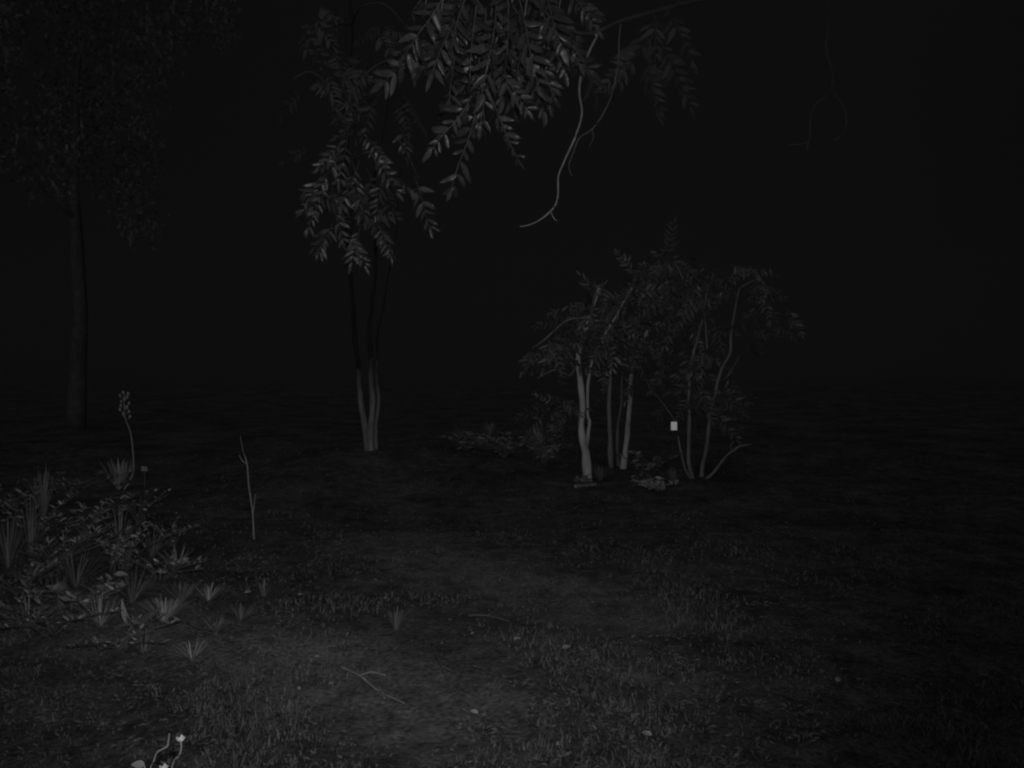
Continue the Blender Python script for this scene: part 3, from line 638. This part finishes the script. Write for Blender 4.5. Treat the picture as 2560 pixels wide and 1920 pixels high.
# two dry flower stems close to the lens at the bottom left
def flower(pts, label, head, leafs):
    o_ = G(pts[0][0], pts[0][1], -.02); W = [o_] + [Vector(p) for p in pts[1:]]
    th = thing('wildflower', o_, label, 'flower'); part_tube('stem', th, o_, W, .0022, .0027, M['petal'] if False else M['dry'], 7, 5, 0, .12)
    tip = W[-1] - o_
    if head:
        b = MB(); n = 14; prof = [(.0035, -.004), (.008, 0), (.0135, .004), (.0165, .010), (.015, .0105), (.009, .006), (.004, .0055)]
        for r, z in prof:
            for i in range(n): 
                w_ = .78 + .08 * math.cos(i * 2 * math.pi / 7)
                b.V.append(tip + Vector((math.cos(i * 6.2832 / n) * r * w_, math.sin(i * 6.2832 / n) * r * w_, z + (.003 * math.cos(i * 2 * math.pi / 7 * 2) if r > .012 else 0))))
        for k in range(len(prof) - 1):
            for i in range(n): b.F.append((k * n + i, k * n + (i + 1) % n, (k + 1) * n + (i + 1) % n, (k + 1) * n + i))
        b.F.append(tuple(range((len(prof) - 1) * n, len(prof) * n)))
        b.build('flower_cup', M['petal'], th)
        b = MB(); b.tube([tip + Vector((0, 0, .004)), tip + Vector((.001, 0, .012)), tip + Vector((.003, 0, .019))], .004, .002, 6, 2); b.build('flower_centre', M['petal'], th)
    else:
        b = MB(); b.tube([tip, tip + Vector((.002, 0, .012)), tip + Vector((.004, 0, .03))], .0036, .002, 6, 3); b.build('withered_tip', M['twig'], th)
    return th
d = 2.7
f0 = P(425, 2000, d)
flower([(f0.x, f0.y), P(428, 1960, d), P(434, 1905, d), P(447, 1890, d), P(453, 1872, d), P(452, 1852, d)], 'bright cup shaped flower on a curved stem at the bottom left', True, 0)
f0 = P(365, 2000, d)
flower([(f0.x, f0.y), P(374, 1950, d), P(384, 1905, d), P(392, 1882, d), P(404, 1874, d), P(418, 1866, d), P(420, 1858, d)], 'bent headless flower stem left of the bright flower', False, 0)
f0 = P(412, 2000, d)
flower([(f0.x, f0.y), P(411, 1960, d), P(410, 1924, d)], 'short flower stem cut off by the bottom edge between the others', True, 0)
# broad leaf by the flowers
base = P(350, 1990, 2.75); base.z = tz(base.x, base.y) - .01
lp = thing('ground_leaf', base, 'broad rounded leaf at the bottom edge left of the flowers', 'leaf')
V_, F_ = leaf_shape(.62, .10, .25, 6); a = P(362, 1915, 2.75) - base
link('leaf_blade', mesh('leaf_blade', V_, F_, M['leaf_pale']), lp, basis(a, Vector((-1, -.2, .32)), Vector((.1, -.8, 1)), .042))
part_tube('leaf_stem', lp, Vector((0, 0, 0)), [Vector((0, 0, 0)), a * .6, a], .002, .0018, M['dry'], 5, 3)

# ------------------------------------------------------------------ trees in the dark behind
def crown_mesh(seed, n=6000):
    r = random.Random(seed); b = MB(); V_, F_ = [(0, 0, 0), (.5, -.25, .05), (1, 0, -.1), (.5, .25, .05)], [(0, 1, 2, 3)]
    cl = [(Vector((r.gauss(0, .45), r.gauss(0, .45), r.uniform(-.6, .75))), r.uniform(.22, .42)) for _ in range(22)]
    for i in range(n):
        c, s = r.choice(cl); v = Vector((r.gauss(0, 1), r.gauss(0, 1), r.gauss(0, 1))).normalized() * s * r.random() ** .4
        b.add(V_, F_, basis(c + v, Vector((r.uniform(-1, 1), r.uniform(-1, 1), r.uniform(-1, .3))), Vector((r.uniform(-1, 1), r.choice((-1, 1)) * .6, 1)), r.uniform(.03, .06)))
    return mesh('crown', b.V, b.F, M['woods'])
CR = [crown_mesh(s) for s in (1, 2, 3)]
for i, (px, d, h, rad, lab) in enumerate([
        (190, 19, 10, 2.6, 'faint bare lower trunk at the far left behind the yucca')]):
    base = at(px, 0, d); th = thing('tree', base, lab, 'tree')
    part_tube('trunk', th, Vector((0, 0, 0)), [(0, 0, -.1), (.08, 0, h * .25), (-.05, .05, h * .5), (.05, 0, h * .8)], .13 + .004 * d, .05, M['bark_far'], 8, 4, .03, .2)
    for k in range(3):
        a = rng.uniform(0, 6.283); z0 = h * rng.uniform(.42, .6)
        part_tube('limb', th, Vector((0, 0, 0)), [(0, 0, z0), (math.cos(a) * rad * .4, math.sin(a) * rad * .4, z0 + h * .1), (math.cos(a) * rad * .8, math.sin(a) * rad * .8, z0 + h * .17)], .06, .02, M['bark_far'], 6, 3)
    o = link('crown', CR[i % 3], th); o.location = (0, 0, h * .68); o.scale = (rad, rad, h * .36); o.rotation_euler = (0, 0, rng.uniform(0, 6.283))

# thin haze volume added to lift the black level, lit faintly by the lamp
hm = bpy.data.materials.new('haze'); hm.use_nodes = True; nt = hm.node_tree; nt.nodes.clear()
ou = nt.nodes.new('ShaderNodeOutputMaterial'); pv = nt.nodes.new('ShaderNodeVolumePrincipled')
pv.inputs['Color'].default_value = (.9, .9, .9, 1); pv.inputs['Density'].default_value = 0.00015
nt.links.new(pv.outputs[0], ou.inputs['Volume'])
x0, x1, y0, y1, z0, z1 = -130, 130, -20, 200, -3, 30
hv = [(x, y, z) for x in (x0, x1) for y in (y0, y1) for z in (z0, z1)]
hf = [(0, 1, 3, 2), (4, 6, 7, 5), (0, 4, 5, 1), (2, 3, 7, 6), (0, 2, 6, 4), (1, 5, 7, 3)]
tag(link('haze', mesh('haze', hv, hf, hm, False)), 'thin haze added to lift the dark tones', 'haze', kind='stuff')
